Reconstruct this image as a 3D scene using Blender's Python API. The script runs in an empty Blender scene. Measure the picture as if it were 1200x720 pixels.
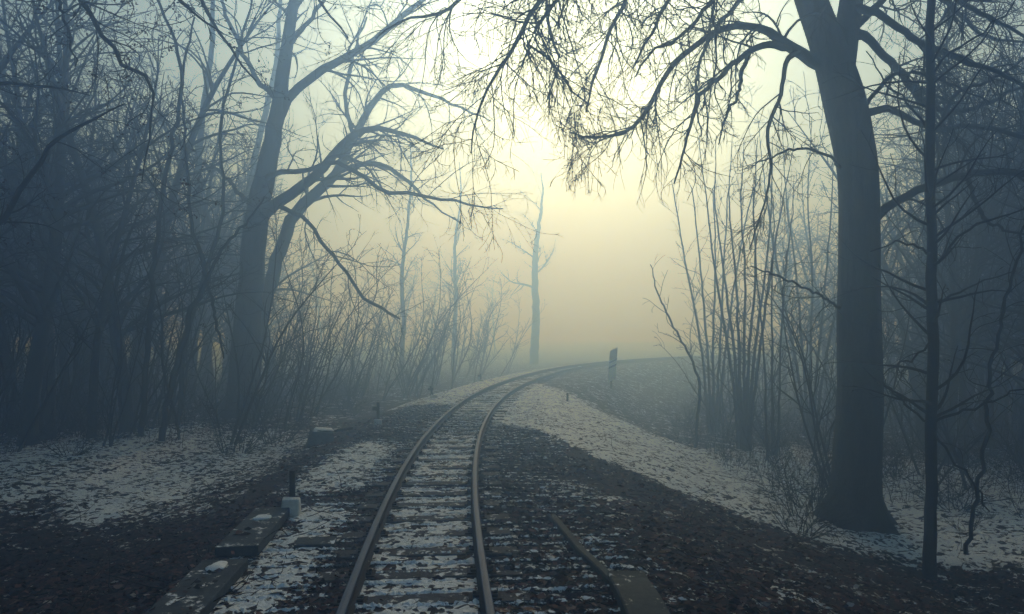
import bpy, math, random
import numpy as np
from mathutils import Vector

# ------------------------------------------------------------------ basics
SC = bpy.context.scene
C = SC.collection
F = 800.0; HZ = 390.0; CAMZ = 2.0          # focal length in photo pixels, horizon row, eye height
def P(px, py, d): return np.array([(px-600)/F*d, d, CAMZ+(HZ-py)/F*d])
rng = np.random.default_rng(7)
random.seed(7)
PI = math.pi

def ss(a, b, x):
    t = np.clip((x-a)/(b-a), 0, 1); return t*t*(3-2*t)

def vnoise(x, y, seed=0):
    xi = np.floor(x).astype(np.int64); yi = np.floor(y).astype(np.int64)
    xf = x-xi; yf = y-yi
    def h(a, b):
        n = (a*374761393 + b*668265263 + seed*982451653) & 0xffffffff
        n = ((n ^ (n >> 13))*1274126177) & 0xffffffff
        return ((n ^ (n >> 16)) & 0xffff)/65535.0
    u = xf*xf*(3-2*xf); v = yf*yf*(3-2*yf)
    return (h(xi, yi)*(1-u)+h(xi+1, yi)*u)*(1-v)+(h(xi, yi+1)*(1-u)+h(xi+1, yi+1)*u)*v
def fbm(x, y, oct=4, seed=0):
    s = 0; a = .5; t = 0
    for i in range(oct):
        s = s+a*vnoise(x*2**i, y*2**i, seed+i*17); t += a; a *= .5
    return s/t

# ------------------------------------------------------------------ track centre line
CTRL = [(1.0, -6), (-.15, 0), (-.72, 4.94), (-1.11, 9.36), (-1.22, 14.5), (-.74, 22.9), (.95, 32), (3.3, 40.0),
        (6.3, 46.3), (11.2, 53.5), (18, 60), (27, 66), (39, 71), (56, 75), (80, 78)]
def catmull(pts, n):
    p = np.array(pts, float); p = np.vstack([2*p[0]-p[1], p, 2*p[-1]-p[-2]])
    out = []
    for i in range(1, len(p)-2):
        for t in np.linspace(0, 1, n, endpoint=False):
            out.append(.5*((2*p[i])+(-p[i-1]+p[i+1])*t+(2*p[i-1]-5*p[i]+4*p[i+1]-p[i+2])*t*t+(-p[i-1]+3*p[i]-3*p[i+1]+p[i+2])*t**3))
    out.append(p[-2]); return np.array(out)
def resample(p, step=None, n=None):
    seg = np.linalg.norm(np.diff(p, axis=0), axis=1); s = np.concatenate([[0], np.cumsum(seg)])
    k = n if n else int(s[-1]/step)+1
    t = np.linspace(0, s[-1], k)
    return np.stack([np.interp(t, s, p[:, j]) for j in range(p.shape[1])], 1), t
_c = catmull(CTRL, 40)
for _ in range(3):                                        # ease the curvature
    q, _s = resample(_c, step=.25)
    ker = np.ones(25)/25
    pad = np.vstack([q[0]+(q[0]-q[12:0:-1]), q, q[-1]+(q[-1]-q[-2:-14:-1])])
    _c = np.stack([np.convolve(pad[:, j], ker, 'valid') for j in range(2)], 1)
PATH, PS = resample(_c, step=.25)
PT = np.gradient(PATH, axis=0); PT /= np.linalg.norm(PT, axis=1)[:, None]
PN = np.stack([PT[:, 1], -PT[:, 0]], 1)                   # to the right of travel
def uv(x, y):
    """signed offset from the centre line (right +) and station"""
    x = np.asarray(x, float).ravel(); y = np.asarray(y, float).ravel()
    u = np.empty_like(x); s = np.empty_like(x)
    for a in range(0, len(x), 20000):
        dx = x[a:a+20000, None]-PATH[None, ::2, 0]; dy = y[a:a+20000, None]-PATH[None, ::2, 1]
        k = np.argmin(dx*dx+dy*dy, 1)
        r = np.arange(len(k)); ux = dx[r, k]; uy = dy[r, k]; kk = k*2
        lat = ux*PN[kk, 0]+uy*PN[kk, 1]
        dist = np.hypot(ux, uy)
        u[a:a+20000] = np.where(np.abs(lat) > .9*dist, lat, np.sign(lat)*dist)
        s[a:a+20000] = PS[kk]+ux*PT[kk, 0]+uy*PT[kk, 1]
    return u, s
def at_track(y, u):
    k = int(np.argmin(np.abs(PATH[:, 1]-y))); return PATH[k]+PN[k]*u, math.atan2(PT[k, 1], PT[k, 0])

# ------------------------------------------------------------------ ground height and snow cover
def height(x, y, fine=True):
    x = np.asarray(x, float); y = np.asarray(y, float); sh = x.shape
    u, s = uv(x, y); xx = x.ravel(); yy = y.ravel()
    base = -.150-.030*fbm(xx*3, yy*3, 2, 5)
    far = ss(16, 45, s)
    right = -(1.05+.5*far)*ss(1.6, 7.2, u) - .5*ss(9, 40, u)
    left = -(.30+.5*far)*ss(-1.7, -4.2, u) - .35*ss(-8, -24, u) + .10*ss(-5, -7.5, u)*(1-ss(-7.5, -10.5, u))
    z = base+right*(u > 0)+left*(u <= 0)
    am = ss(1.6, 5, np.abs(u))
    z = z+am*(.26*(fbm(xx*.35, yy*.35, 3, 11)-.5)+.10*(fbm(xx*1.3, yy*1.3, 3, 21)-.5))
    z = z+ss(14, 90, np.abs(u))*1.2*(fbm(xx*.03, yy*.03, 2, 31)-.3)
    if fine:
        z = z+(.028+.03*am)*(fbm(xx*9, yy*9, 3, 41)-.5)
    return z.reshape(sh)
def hz(x, y): return float(height(np.array([x]), np.array([y]), False)[0])

SB = np.array([(-30, 17), (-1.6, 16.4), (-.2, 15.9), (.7, 14.6), (1.4, 12.4), (2.4, 11.0), (3.5, 10.2), (5.0, 9.6), (7, 9.3), (12, 9.2), (40, 12)])
SF = np.array([(-30, 60), (0, 34), (1.3, 27), (2.6, 22.), (3.9, 18.5), (4.8, 17.5), (7, 19), (12, 17), (40, 17)])
def snow(x, y):
    """how much old snow still lies there, 0..1"""
    u, s = uv(x, y); x = np.ravel(x); y = np.ravel(y)
    n = fbm(x*.9, y*.9, 3, 51); n2 = fbm(x*2.5, y*2.5, 3, 61)
    # right of the track
    near = np.interp(x, SB[:, 0], SB[:, 1]); farb = np.interp(x, SF[:, 0], SF[:, 1])
    r = ss(-.35, .5, y-near+.5*(n2-.5))*(1.0-.55*ss(-1, 2.5, y-farb))
    r = np.maximum(r, .52*np.exp(-((u-1.0)/.45)**2)*ss(9.5, 6, s-6)*ss(.35, .6, n2+.1))
    r = np.maximum(r, (.44+.6*(n2-.5))*ss(.5, .7, u)*(1-ss(2.2, 3.6, u))*(1-ss(9.5, 12, y)))
    r = np.maximum(r, (.34+.12*ss(10, 7, y)+.5*(n2-.5))*(y < 16))
    # between the rails
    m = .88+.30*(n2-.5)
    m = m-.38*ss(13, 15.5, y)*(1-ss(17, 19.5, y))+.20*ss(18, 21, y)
    # left of the track
    a = -u
    l1 = 1.0*np.exp(-((a-1.32)/.50)**2)*(1-ss(8.2, 9.3, y))*ss(.28, .5, n2+.12)
    l2 = 1.0*ss(9.2, 10.2, y+.4*a)*(1-ss(12.8, 14.4, y))*np.exp(-((a-1.5)/.75)**2)
    l3 = .95*ss(19, 21.5, y)*(1-ss(2.4, 4, a))
    l4 = .35*ss(13.5, 15, y)*(1-ss(2.4, 4, a))
    band = ss(7.4, 10.6, y+.9*(n-.5)+.12*(a-3))
    l5 = (.98*band*(1-ss(15, 19, y))+.45*ss(15, 19, y))*ss(2.4, 4.2, a)*(.80+.75*(n-.3))
    l6 = .66*ss(2.0, 3.2, a)*(1-ss(4.0, 6.0, a))*ss(7.5, 9, y)*(1-ss(14, 17, y))
    l7 = .34*ss(2.0, 3., a)
    l = np.maximum.reduce([l1, l2, l3, l4, l5, l6, l7])
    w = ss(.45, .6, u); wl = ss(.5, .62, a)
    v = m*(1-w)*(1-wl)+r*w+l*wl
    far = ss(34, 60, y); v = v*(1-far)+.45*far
    return np.clip(v, 0, 1)

# ------------------------------------------------------------------ materials
def new_mat(name):
    m = bpy.data.materials.new(name); m.use_nodes = True
    nt = m.node_tree; b = nt.nodes['Principled BSDF']; return m, nt, b
def N(nt, t, **k):
    n = nt.nodes.new(t)
    for a, v in k.items():
        if a in n.inputs: n.inputs[a].default_value = v
        else: setattr(n, a, v)
    return n
def ramp(nt, fac, stops):
    r = nt.nodes.new('ShaderNodeValToRGB'); e = r.color_ramp.elements
    while len(e) < len(stops): e.new(.5)
    for k, (p, c) in enumerate(stops):
        e[k].position = p; e[k].color = (*c, 1) if len(c) == 3 else c
    nt.links.new(fac, r.inputs[0]); return r
def noise(nt, scale, detail=5, rough=.6, vec=None, dist=0):
    n = nt.nodes.new('ShaderNodeTexNoise'); n.inputs['Scale'].default_value = scale
    n.inputs['Detail'].default_value = detail; n.inputs['Roughness'].default_value = rough
    n.inputs['Distortion'].default_value = dist
    if vec is not None: nt.links.new(vec, n.inputs['Vector'])
    return n
def math_(nt, op, a, b=None, c=None, clamp=False):
    n = nt.nodes.new('ShaderNodeMath'); n.operation = op; n.use_clamp = clamp
    for i, v in enumerate((a, b, c)):
        if v is None: continue
        if isinstance(v, (int, float)): n.inputs[i].default_value = v
        else: nt.links.new(v, n.inputs[i])
    return n.outputs[0]
def mixc(nt, fac, a, b):
    n = nt.nodes.new('ShaderNodeMix'); n.data_type = 'RGBA'
    if isinstance(fac, float): n.inputs[0].default_value = fac
    else: nt.links.new(fac, n.inputs[0])
    for i, v in ((6, a), (7, b)):
        if isinstance(v, tuple): n.inputs[i].default_value = (*v, 1)
        else: nt.links.new(v, n.inputs[i])
    return n.outputs[2]
def bump(nt, h, dist, strength=1.0):
    n = nt.nodes.new('ShaderNodeBump'); n.inputs['Distance'].default_value = dist
    n.inputs['Strength'].default_value = strength; nt.links.new(h, n.inputs['Height']); return n.outputs[0]
def smap(nt, x, a, b, lo=0, hi=1):
    n = nt.nodes.new('ShaderNodeMapRange'); n.interpolation_type = 'SMOOTHSTEP'
    nt.links.new(x, n.inputs[0])
    for i, v in ((1, a), (2, b), (3, lo), (4, hi)): n.inputs[i].default_value = v
    return n.outputs[0]

SNOW_C = (.86, .88, .86)
def mat_ground():
    m, nt, b = new_mat('ground_litter'); L = nt.links.new
    geo = N(nt, 'ShaderNodeNewGeometry'); pos = geo.outputs['Position']
    at = N(nt, 'ShaderNodeAttribute', attribute_name='snow')
    n1 = noise(nt, 13, 6, .72, pos, .4); n2 = noise(nt, 45, 3, .7, pos); n3 = noise(nt, 1.7, 3, .5, pos)
    v = N(nt, 'ShaderNodeTexVoronoi'); v.inputs['Scale'].default_value = 22; L(pos, v.inputs['Vector'])
    v2 = N(nt, 'ShaderNodeTexVoronoi'); v2.inputs['Scale'].default_value = 15; v2.inputs['Randomness'].default_value = 1; L(pos, v2.inputs['Vector'])
    sp = N(nt, 'ShaderNodeSeparateColor'); L(v2.outputs['Color'], sp.inputs[0]); sepv = sp.outputs[0]
    soil = ramp(nt, v.outputs['Color'], [(0, (.012, .010, .012)), (.45, (.035, .024, .022)), (.8, (.075, .045, .036)), (1, (.10, .08, .07))]).outputs[0]
    soil = mixc(nt, smap(nt, n2.outputs[0], .35, .65), soil, (.02, .018, .02))
    n0 = noise(nt, 3.2, 3, .6, pos, .6)
    k = math_(nt, 'ADD', math_(nt, 'MULTIPLY', n1.outputs[0], .34), math_(nt, 'MULTIPLY', n2.outputs[0], .16))
    k = math_(nt, 'ADD', k, math_(nt, 'MULTIPLY', n0.outputs[0], .50))
    k = math_(nt, 'ADD', k, math_(nt, 'MULTIPLY', math_(nt, 'SUBTRACT', at.outputs['Fac'], 1.0), .32))
    k = math_(nt, 'SUBTRACT', k, math_(nt, 'MULTIPLY', smap(nt, sepv, .60, .66), .14))
    mask = smap(nt, k, .345, .385)
    L(mixc(nt, mask, soil, SNOW_C), b.inputs['Base Color'])
    L(smap(nt, mask, 0, 1, .85, .55), b.inputs['Roughness'])
    h = math_(nt, 'ADD', math_(nt, 'MULTIPLY', n1.outputs[0], 1.0), math_(nt, 'MULTIPLY', v.outputs['Distance'], .6))
    h = math_(nt, 'ADD', h, math_(nt, 'MULTIPLY', mask, .5))
    L(bump(nt, h, .035, .9), b.inputs['Normal'])
    b.inputs['Specular IOR Level'].default_value = .08
    return m
def mat_stone():
    m, nt, b = new_mat('ballast_stone'); L = nt.links.new
    geo = N(nt, 'ShaderNodeNewGeometry'); pos = geo.outputs['Position']
    at = N(nt, 'ShaderNodeAttribute', attribute_name='snow'); rn = N(nt, 'ShaderNodeAttribute', attribute_name='tone')
    col = ramp(nt, rn.outputs['Fac'], [(0, (.02, .02, .024)), (.6, (.05, .048, .05)), (1, (.12, .11, .105))]).outputs[0]
    sx = N(nt, 'ShaderNodeSeparateXYZ'); L(geo.outputs['Normal'], sx.inputs[0])
    n1 = noise(nt, 9, 4, .7, pos)
    k = math_(nt, 'ADD', math_(nt, 'MULTIPLY', sx.outputs[2], .35), n1.outputs[0])
    k = math_(nt, 'ADD', k, math_(nt, 'MULTIPLY', math_(nt, 'SUBTRACT', at.outputs['Fac'], 1.0), .55))
    mask = smap(nt, k, .42, .50)
    L(mixc(nt, mask, col, SNOW_C), b.inputs['Base Color']); b.inputs['Roughness'].default_value = .85; b.inputs['Specular IOR Level'].default_value = .15
    return m
def mat_leaf():
    m, nt, b = new_mat('fallen_leaf'); L = nt.links.new
    rn = N(nt, 'ShaderNodeAttribute', attribute_name='tone')
    col = ramp(nt, rn.outputs['Fac'], [(0, (.012, .009, .010)), (.5, (.050, .020, .018)), (.85, (.12, .05, .038)), (.97, (.17, .11, .09)), (1, (.45, .44, .42))]).outputs[0]
    L(col, b.inputs['Base Color']); b.inputs['Roughness'].default_value = .55
    b.inputs['Roughness'].default_value = .8; b.inputs['Specular IOR Level'].default_value = .12
    return m
def mat_bark(name, c0, c1, scale=7, dist=.03, moss=None, zs=.28):
    m, nt, b = new_mat(name); L = nt.links.new
    tc = N(nt, 'ShaderNodeTexCoord'); mp = N(nt, 'ShaderNodeMapping'); mp.inputs['Scale'].default_value = (1, 1, zs)
    L(tc.outputs['Object'], mp.inputs[0])
    n1 = noise(nt, scale, 7, .7, mp.outputs[0], .5); n2 = noise(nt, 1.3, 3, .5, tc.outputs['Object'])
    col = ramp(nt, n1.outputs[0], [(.3, tuple(.4*q for q in c0)), (.7, tuple(.4*q for q in c1))]).outputs[0]
    if moss: col = mixc(nt, smap(nt, n2.outputs[0], .48, .66), col, moss)
    L(col, b.inputs['Base Color']); b.inputs['Roughness'].default_value = .85
    b.inputs['Specular IOR Level'].default_value = .2
    L(bump(nt, n1.outputs[0], dist, .8), b.inputs['Normal'])
    return m
def mat_plain(name, c, rough=.8, metal=0, var=.4, scale=20, snowy=0.0, dist=.006):
    m, nt, b = new_mat(name); L = nt.links.new
    geo = N(nt, 'ShaderNodeNewGeometry'); n1 = noise(nt, scale, 6, .65, geo.outputs['Position'])
    d = tuple(x*(1-var) for x in c); e = tuple(min(1, x*(1+var)) for x in c)
    col = ramp(nt, n1.outputs[0], [(.3, d), (.7, e)]).outputs[0]
    if snowy:
        n2 = noise(nt, 7, 5, .7, geo.outputs['Position']); sx = N(nt, 'ShaderNodeSeparateXYZ'); L(geo.outputs['Normal'], sx.inputs[0])
        k = math_(nt, 'MULTIPLY', smap(nt, n2.outputs[0], .62-snowy*.3, .70-snowy*.3), smap(nt, sx.outputs[2], .5, .8))
        col = mixc(nt, k, col, SNOW_C)
    L(col, b.inputs['Base Color']); b.inputs['Roughness'].default_value = rough; b.inputs['Metallic'].default_value = metal
    L(bump(nt, n1.outputs[0], dist, .7), b.inputs['Normal'])
    if not metal: b.inputs['Specular IOR Level'].default_value = .12
    return m
M = dict(
    ground=mat_ground(), stone=mat_stone(), leaf=mat_leaf(),
    beech=mat_bark('beech_bark', (.022, .023, .026), (.13, .13, .125), 8, .06, (.03, .042, .026), .16),
    bark=mat_bark('grey_bark', (.03, .03, .032), (.075, .07, .065), 9, .02),
    dark=mat_bark('dark_bark', (.02, .02, .022), (.055, .05, .048), 11, .02),
    twig=mat_bark('twig_bark', (.025, .022, .022), (.055, .048, .044), 14, .004),
    railside=mat_plain('rusty_rail_web', (.020, .021, .026), .85, 0, .4, 30),
    railtop=mat_plain('worn_rail_head', (.09, .13, .19), .6, 0, .15, 60, dist=.0008),
    sleeper=mat_plain('sleeper_wood', (.040, .044, .050), .8, 0, .45, 24, .22, .01),
    iron=mat_plain('dark_iron', (.022, .021, .023), .85, 0, .3, 40),
    conc=mat_plain('old_concrete', (.05, .062, .068), .85, 0, .5, 9, .2, .006),
    concr=mat_plain('mossy_concrete', (.05, .062, .058), .8, 0, .35, 14, .10, .006),
    white=mat_plain('white_painted_stone', (.72, .72, .66), .7, 0, .15, 12, 0, .006),
    snowcap=mat_plain('snow_cap', (.8, .82, .8), .6, 0, .04, 20, 0, .01),
    wpaint=mat_plain('white_paint', (.8, .8, .76), .6, 0, .05, 9),
    bpaint=mat_plain('black_paint', (.03, .03, .035), .6, 0, .2, 9),
)

# ------------------------------------------------------------------ mesh helpers
def link(name, me, parent=None, mat=None):
    o = bpy.data.objects.new(name, me); C.objects.link(o)
    if mat is not None: me.materials.append(mat)
    if parent: o.parent = parent
    return o
def npmesh(name, V, Q, smooth=True, attrs=None, matidx=None):
    """V (n,3), Q (m,k) equal-sided faces"""
    me = bpy.data.meshes.new(name); V = np.asarray(V, np.float32); Q = np.asarray(Q, np.int32); m, k = Q.shape
    me.vertices.add(len(V)); me.vertices.foreach_set('co', V.ravel())
    me.loops.add(m*k); me.loops.foreach_set('vertex_index', Q.ravel())
    me.polygons.add(m); me.polygons.foreach_set('loop_start', np.arange(0, m*k, k, dtype=np.int32))
    me.polygons.foreach_set('use_smooth', np.full(m, smooth))
    if matidx is not None: me.polygons.foreach_set('material_index', np.asarray(matidx, np.int32))
    for a, v in (attrs or {}).items():
        at = me.attributes.new(a, 'FLOAT', 'POINT'); at.data.foreach_set('value', np.asarray(v, np.float32))
    me.update(calc_edges=True); return me
def tag(o, label=None, cat=None, group=None, kind=None):
    if label: o['label'] = label
    if cat: o['category'] = cat
    if group: o['group'] = group
    if kind: o['kind'] = kind
    return o
def empty(name, loc, rz=0, **k):
    o = bpy.data.objects.new(name, None); C.objects.link(o); o.location = loc; o.rotation_euler = (0, 0, rz)
    return tag(o, **k)
def copy_tree(o, parent=None):
    c = o.copy(); C.objects.link(c); c.parent = parent
    for ch in list(o.children): copy_tree(ch, c)
    return c
def boxmesh(bs, wob=0, bev=.01):
    """bs: list of (cx,cy,cz,sx,sy,sz[,taper]) chamfered boxes in one mesh"""
    import bmesh
    bm = bmesh.new(); r = random.Random(len(bs)*7+int(bs[0][3]*1000))
    for b in bs:
        cx, cy, cz, sx, sy, sz = b[:6]; tp = b[6] if len(b) > 6 else 1
        t = bmesh.new(); bmesh.ops.create_cube(t, size=1)
        for v in t.verts:
            k = tp if v.co.z > 0 else 1
            v.co = Vector((v.co.x*sx*k+cx, v.co.y*sy*k+cy, v.co.z*sz+cz))
            if wob: v.co += Vector((r.uniform(-wob, wob), r.uniform(-wob, wob), r.uniform(-wob, wob)))
        if bev: bmesh.ops.bevel(t, geom=t.edges[:], offset=bev, segments=2, affect='EDGES', profile=.6)
        me = bpy.data.meshes.new('tmp'); t.to_mesh(me); bm.from_mesh(me); bpy.data.meshes.remove(me); t.free()
    me = bpy.data.meshes.new('box'); bm.to_mesh(me); bm.free()
    return me

# ------------------------------------------------------------------ the ground
def axis(segs):
    out = [segs[0][0]]
    for a, b, st in segs:
        n = max(1, int(round((b-a)/st))); out += list(np.linspace(a, b, n+1)[1:])
    return np.array(out)
gx = axis([(-300, -80, 14), (-80, -30, 2.5), (-30, -12, .4), (-12, 12, .075), (12, 30, .4), (30, 80, 2.5), (80, 300, 14)])
gy = axis([(-40, 3, 1.5), (3, 18, .075), (18, 32, .16), (32, 60, .6), (60, 110, 2.5), (110, 320, 14)])
X, Y = np.meshgrid(gx, gy)
Z = height(X, Y)
SN = snow(X, Y)
Zf = Z.ravel()+.035*ss(.5, .8, SN)*fbm(X.ravel()*5, Y.ravel()*5, 2, 71)
nx, ny = len(gx), len(gy)
idx = np.arange(nx*ny).reshape(ny, nx)
Q = np.stack([idx[:-1, :-1].ravel(), idx[:-1, 1:].ravel(), idx[1:, 1:].ravel(), idx[1:, :-1].ravel()], 1)
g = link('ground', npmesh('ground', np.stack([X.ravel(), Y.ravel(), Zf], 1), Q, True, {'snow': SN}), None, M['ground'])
tag(g, 'forest floor of dark soil with patches of old thin snow', kind='structure')

LIDS = []
def _lid(y0, y1, u):
    p0, _ = at_track(y0, u); p1, _ = at_track(y1, u); c = (p0+p1)/2; LIDS.append((y0, y1, u, .19, hz(c[0], c[1])+.13))
_lid(4.1, 6.45, -1.78); _lid(6.75, 8.0, -1.80)
# ------------------------------------------------------------------ scattered leaves and ballast
def scatter_leaves(n, seed):
    r = np.random.default_rng(seed)
    d = 4.4+(19-4.4)*r.random(n)**1.35; a = (r.random(n)-.5)*1.75
    x = a*d*.95; y = d
    u, s = uv(x, y); sn = snow(x, y)
    clmp = fbm(x*1.6, y*1.6, 3, 95)
    keep = r.random(n) < np.clip(1.1-1.05*sn, .06, 1)*np.clip(.25+2.2*(clmp-.25), .25, 1)*np.where(np.abs(u) < .8, .45, 1)*np.where((u > .8) & (u < 2.4), .75, 1)
    x, y = x[keep], y[keep]; n = len(x)
    z = height(x, y)+.008+.014*r.random(n)
    uu, _s = uv(x, y); top = np.full(n, -9.)
    for (y0, y1, uc, hw, zt_) in LIDS:
        on = (y > y0) & (y < y1) & (np.abs(uu-uc) < hw); top = np.where(on, zt_, top)
    hid = (top > -5) & (r.random(n) < .94); z = np.where(top > -5, np.where(hid, -3, top+.006), z)
    sz = .026*np.exp(.42*r.normal(0, 1, n)).clip(.35, 2.1)*(.75+.6*fbm(x*1.1, y*1.1, 2, 91))
    q = np.array([[-1, 0, .0], [0, -.62, -.12], [1, 0, .1], [0, .62, .18]])
    V = q[None]*sz[:, None, None]
    V[:, :, 2] *= (.4+1.8*r.random(n))[:, None]
    az = r.random(n)*2*PI; tl = r.normal(0, .45, n)
    c, s_ = np.cos(tl)[:, None], np.sin(tl)[:, None]
    yy = V[:, :, 1]*c-V[:, :, 2]*s_; zz = V[:, :, 1]*s_+V[:, :, 2]*c
    c, s_ = np.cos(az)[:, None], np.sin(az)[:, None]
    xx = V[:, :, 0]*c-yy*s_; yy = V[:, :, 0]*s_+yy*c
    V = np.stack([xx+x[:, None], yy+y[:, None], zz+z[:, None]], 2).reshape(-1, 3)
    i = np.arange(n)[:, None]*4
    T = np.concatenate([i+np.array([[0, 1, 2]]), i+np.array([[0, 2, 3]])])
    tone = np.repeat(r.random(n)**1.2, 4)
    return npmesh('leaves', V, T, False, {'tone': tone})
o = link('fallen_leaves', scatter_leaves(150000, 3), None, M['leaf'])
tag(o, 'dark brown fallen leaves strewn over the banks beside the track', kind='stuff')

def scatter_stones(n, seed):
    import bmesh
    bm = bmesh.new(); bmesh.ops.create_icosphere(bm, subdivisions=1, radius=1)
    B = np.array([v.co for v in bm.verts]); T = np.array([[v.index for v in f.verts] for f in bm.faces]); bm.free()
    r = np.random.default_rng(seed)
    y = 4.3+(24-4.3)*r.random(n)**1.3
    u = r.normal(0, 1.05, n); ok = np.abs(u) < 2.3; y, u = y[ok], u[ok]; n = len(y)
    k = np.clip(np.searchsorted(PATH[:, 1], y), 0, len(PATH)-1)
    x = PATH[k, 0]+PN[k, 0]*u; yy = PATH[k, 1]+PN[k, 1]*u
    z = height(x, yy)+.004
    sn = snow(x, yy)
    sz = (.014+.026*r.random(n)**1.5)
    V = B[None]*sz[:, None, None]*(1+.28*r.normal(0, 1, (n, len(B), 1)))*np.array([1.15, .95, .75])
    az = r.random(n)*2*PI; c, s_ = np.cos(az)[:, None], np.sin(az)[:, None]
    V = np.stack([V[:, :, 0]*c-V[:, :, 1]*s_+x[:, None], V[:, :, 0]*s_+V[:, :, 1]*c+yy[:, None], V[:, :, 2]+z[:, None]], 2).reshape(-1, 3)
    T = (T[None]+(np.arange(n)*len(B))[:, None, None]).reshape(-1, 3)
    return npmesh('ballast', V, T, False, {'tone': np.repeat(r.random(n), len(B)), 'snow': np.repeat(sn, len(B))})
def fallen_twigs(n, seed):
    r = np.random.default_rng(seed); y = 4.4+15*r.random(n)**1.3; x = (r.random(n)-.5)*1.7*y; u, s = uv(x, y); ok = np.abs(u) > 1.2; x, y = x[ok], y[ok]; n = len(x)
    S = np.stack([x, y, height(x, y)+.015], 1); D = r.normal(0, 1, (n, 3)); D[:, 2] = .05*r.normal(0, 1, n)
    return grow, S, D, r
o = link('ballast_gravel', scatter_stones(26000, 5), None, M['stone'])
tag(o, 'dark broken ballast stones between and beside the rails', kind='stuff')

# ------------------------------------------------------------------ rails and sleepers
GA = .535                                                # rail centre from track centre
prof = [(-.055, -.135, 0), (.055, -.135, 0), (.055, -.126, 0), (.012, -.114, 0), (.009, -.045, 0), (.031, -.034, 0), (.032, -.010, 0),
        (.025, -.001, 1), (0, .0012, 1), (-.025, -.001, 1), (-.032, -.010, 0), (-.031, -.034, 0), (-.009, -.045, 0), (-.012, -.114, 0), (-.055, -.126, 0)]
def rail(side):
    sel = np.arange(0, len(PATH), 2); sel = sel[PATH[sel, 1] > -3]
    Pp = PATH[sel]; Nn = PN[sel]; k = len(prof)
    V = np.zeros((len(sel), k, 3))
    for j, (a, b, _) in enumerate(prof):
        V[:, j, :2] = Pp+Nn*(side*GA+a); V[:, j, 2] = b
    i = np.arange(len(sel)-1)[:, None]*k; j = np.arange(k)[None]; j2 = (j+1) % k
    Q = np.stack([i+j, i+j2, i+k+j2, i+k+j], 2).reshape(-1, 4)
    mi = np.array([1 if prof[a][2]+prof[(a+1) % k][2] >= 1 else 0 for a in range(k)])
    mi = np.tile(mi, len(sel)-1)
    me = npmesh('rail', V.reshape(-1, 3), Q, False, None, mi)
    o = link('railway_rail', me, None, M['railside']); me.materials.append(M['railtop'])
    # joint plates (bolted fishplates) as parts
    for st in (8.3, 20.5, 32.8):
        kk = int(np.argmin(np.abs(PS-(st+6+side*.6))))
        for sg in (-1, 1):
            bs = [(0, 0, 0, .45, .016, .052)]+[(dx, sg*.014, 0, .022, .014, .022) for dx in (-.16, -.055, .055, .16)]
            f = link('fishplate', boxmesh(bs, 0, .003), o, M['railside'])
            pos = PATH[kk]+PN[kk]*(side*GA+sg*.021)
            f.location = (pos[0], pos[1], -.078); f.rotation_euler = (0, 0, math.atan2(PT[kk, 1], PT[kk, 0]))
    return o
tag(rail(-1), 'left-hand worn steel rail, on the side of the white marker stones', 'rail', 'the two rails of the track')
tag(rail(1), 'right-hand worn steel rail, on the side of the old beech', 'rail', 'the two rails of the track')

def sleeper(seed, plates=True):
    r = random.Random(seed)
    L = 1.80+r.uniform(-.03, .03); n = 14; w = .115; V = []; Qs = []
    for i in range(n+1):
        x = -L/2+L*i/n
        e = r.uniform(-.004, .004)
        for (a, b) in ((-w, -.14), (w, -.14), (w+r.uniform(-.004, .004), -.012), (w-.012, e), (0, e+r.uniform(-.003, .003)), (-w+.012, e), (-w, -.012)):
            V.append((x, a, b))
    k = 7
    for i in range(n):
        for j in range(k): Qs.append((i*k+j, i*k+(j+1) % k, (i+1)*k+(j+1) % k, (i+1)*k+j))
    me = bpy.data.meshes.new('sleeper'); me.from_pydata(V, [], Qs+[tuple(range(k))[::-1], tuple(range(n*k, n*k+k))])
    me.update()
    root = link('sleeper', me, None, M['sleeper'])
    if plates:
        for sg in (-1, 1):
            bp = link('base_plate', boxmesh([(0, 0, .006, .26, .16, .012)], 0, .003), root, M['iron']); bp.location = (sg*GA, 0, 0)
            for q in (-1, 1):
                b2 = link('rail_clip', boxmesh([(q*.075, -.03, .022, .05, .03, .022), (q*.075, .03, .022, .05, .03, .022), (q*.088, 0, .030, .026, .026, .04)], 0, .004), bp, M['iron'])
    return root
protos = [sleeper(i) for i in range(5)]; used = [False]*5
plain = sleeper(99, False); pl_used = False
st = 9.2; i = 0
while True:
    k = int(st/.25)
    if k >= len(PATH) or PATH[k, 1] > 64: break
    fr = (st/.25-k); p = PATH[k]+PT[k]*fr*.25
    if p[1] > 3.6:
        if p[1] < 18:
            q = i % 5; o = protos[q] if not used[q] else copy_tree(protos[q]); used[q] = True
        else:
            o = plain if not pl_used else plain.copy()
            if pl_used: C.objects.link(o)
            pl_used = True
        o.location = (p[0], p[1], -.136+random.uniform(-.004, .004))
        o.rotation_euler = (0, 0, math.atan2(PT[k, 1], PT[k, 0])+PI/2+random.uniform(-.02, .02))
        lab = ('dark weathered sleeper bared of snow under the near rails' if p[1] < 14 else
               'dark wet sleeper in the shaded stretch before the bend' if p[1] < 18.5 else
               'sleeper half sunk in snow where the track bends away')
        tag(o, lab, 'sleeper', 'sleepers under the rails'); i += 1
    st += .60

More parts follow.
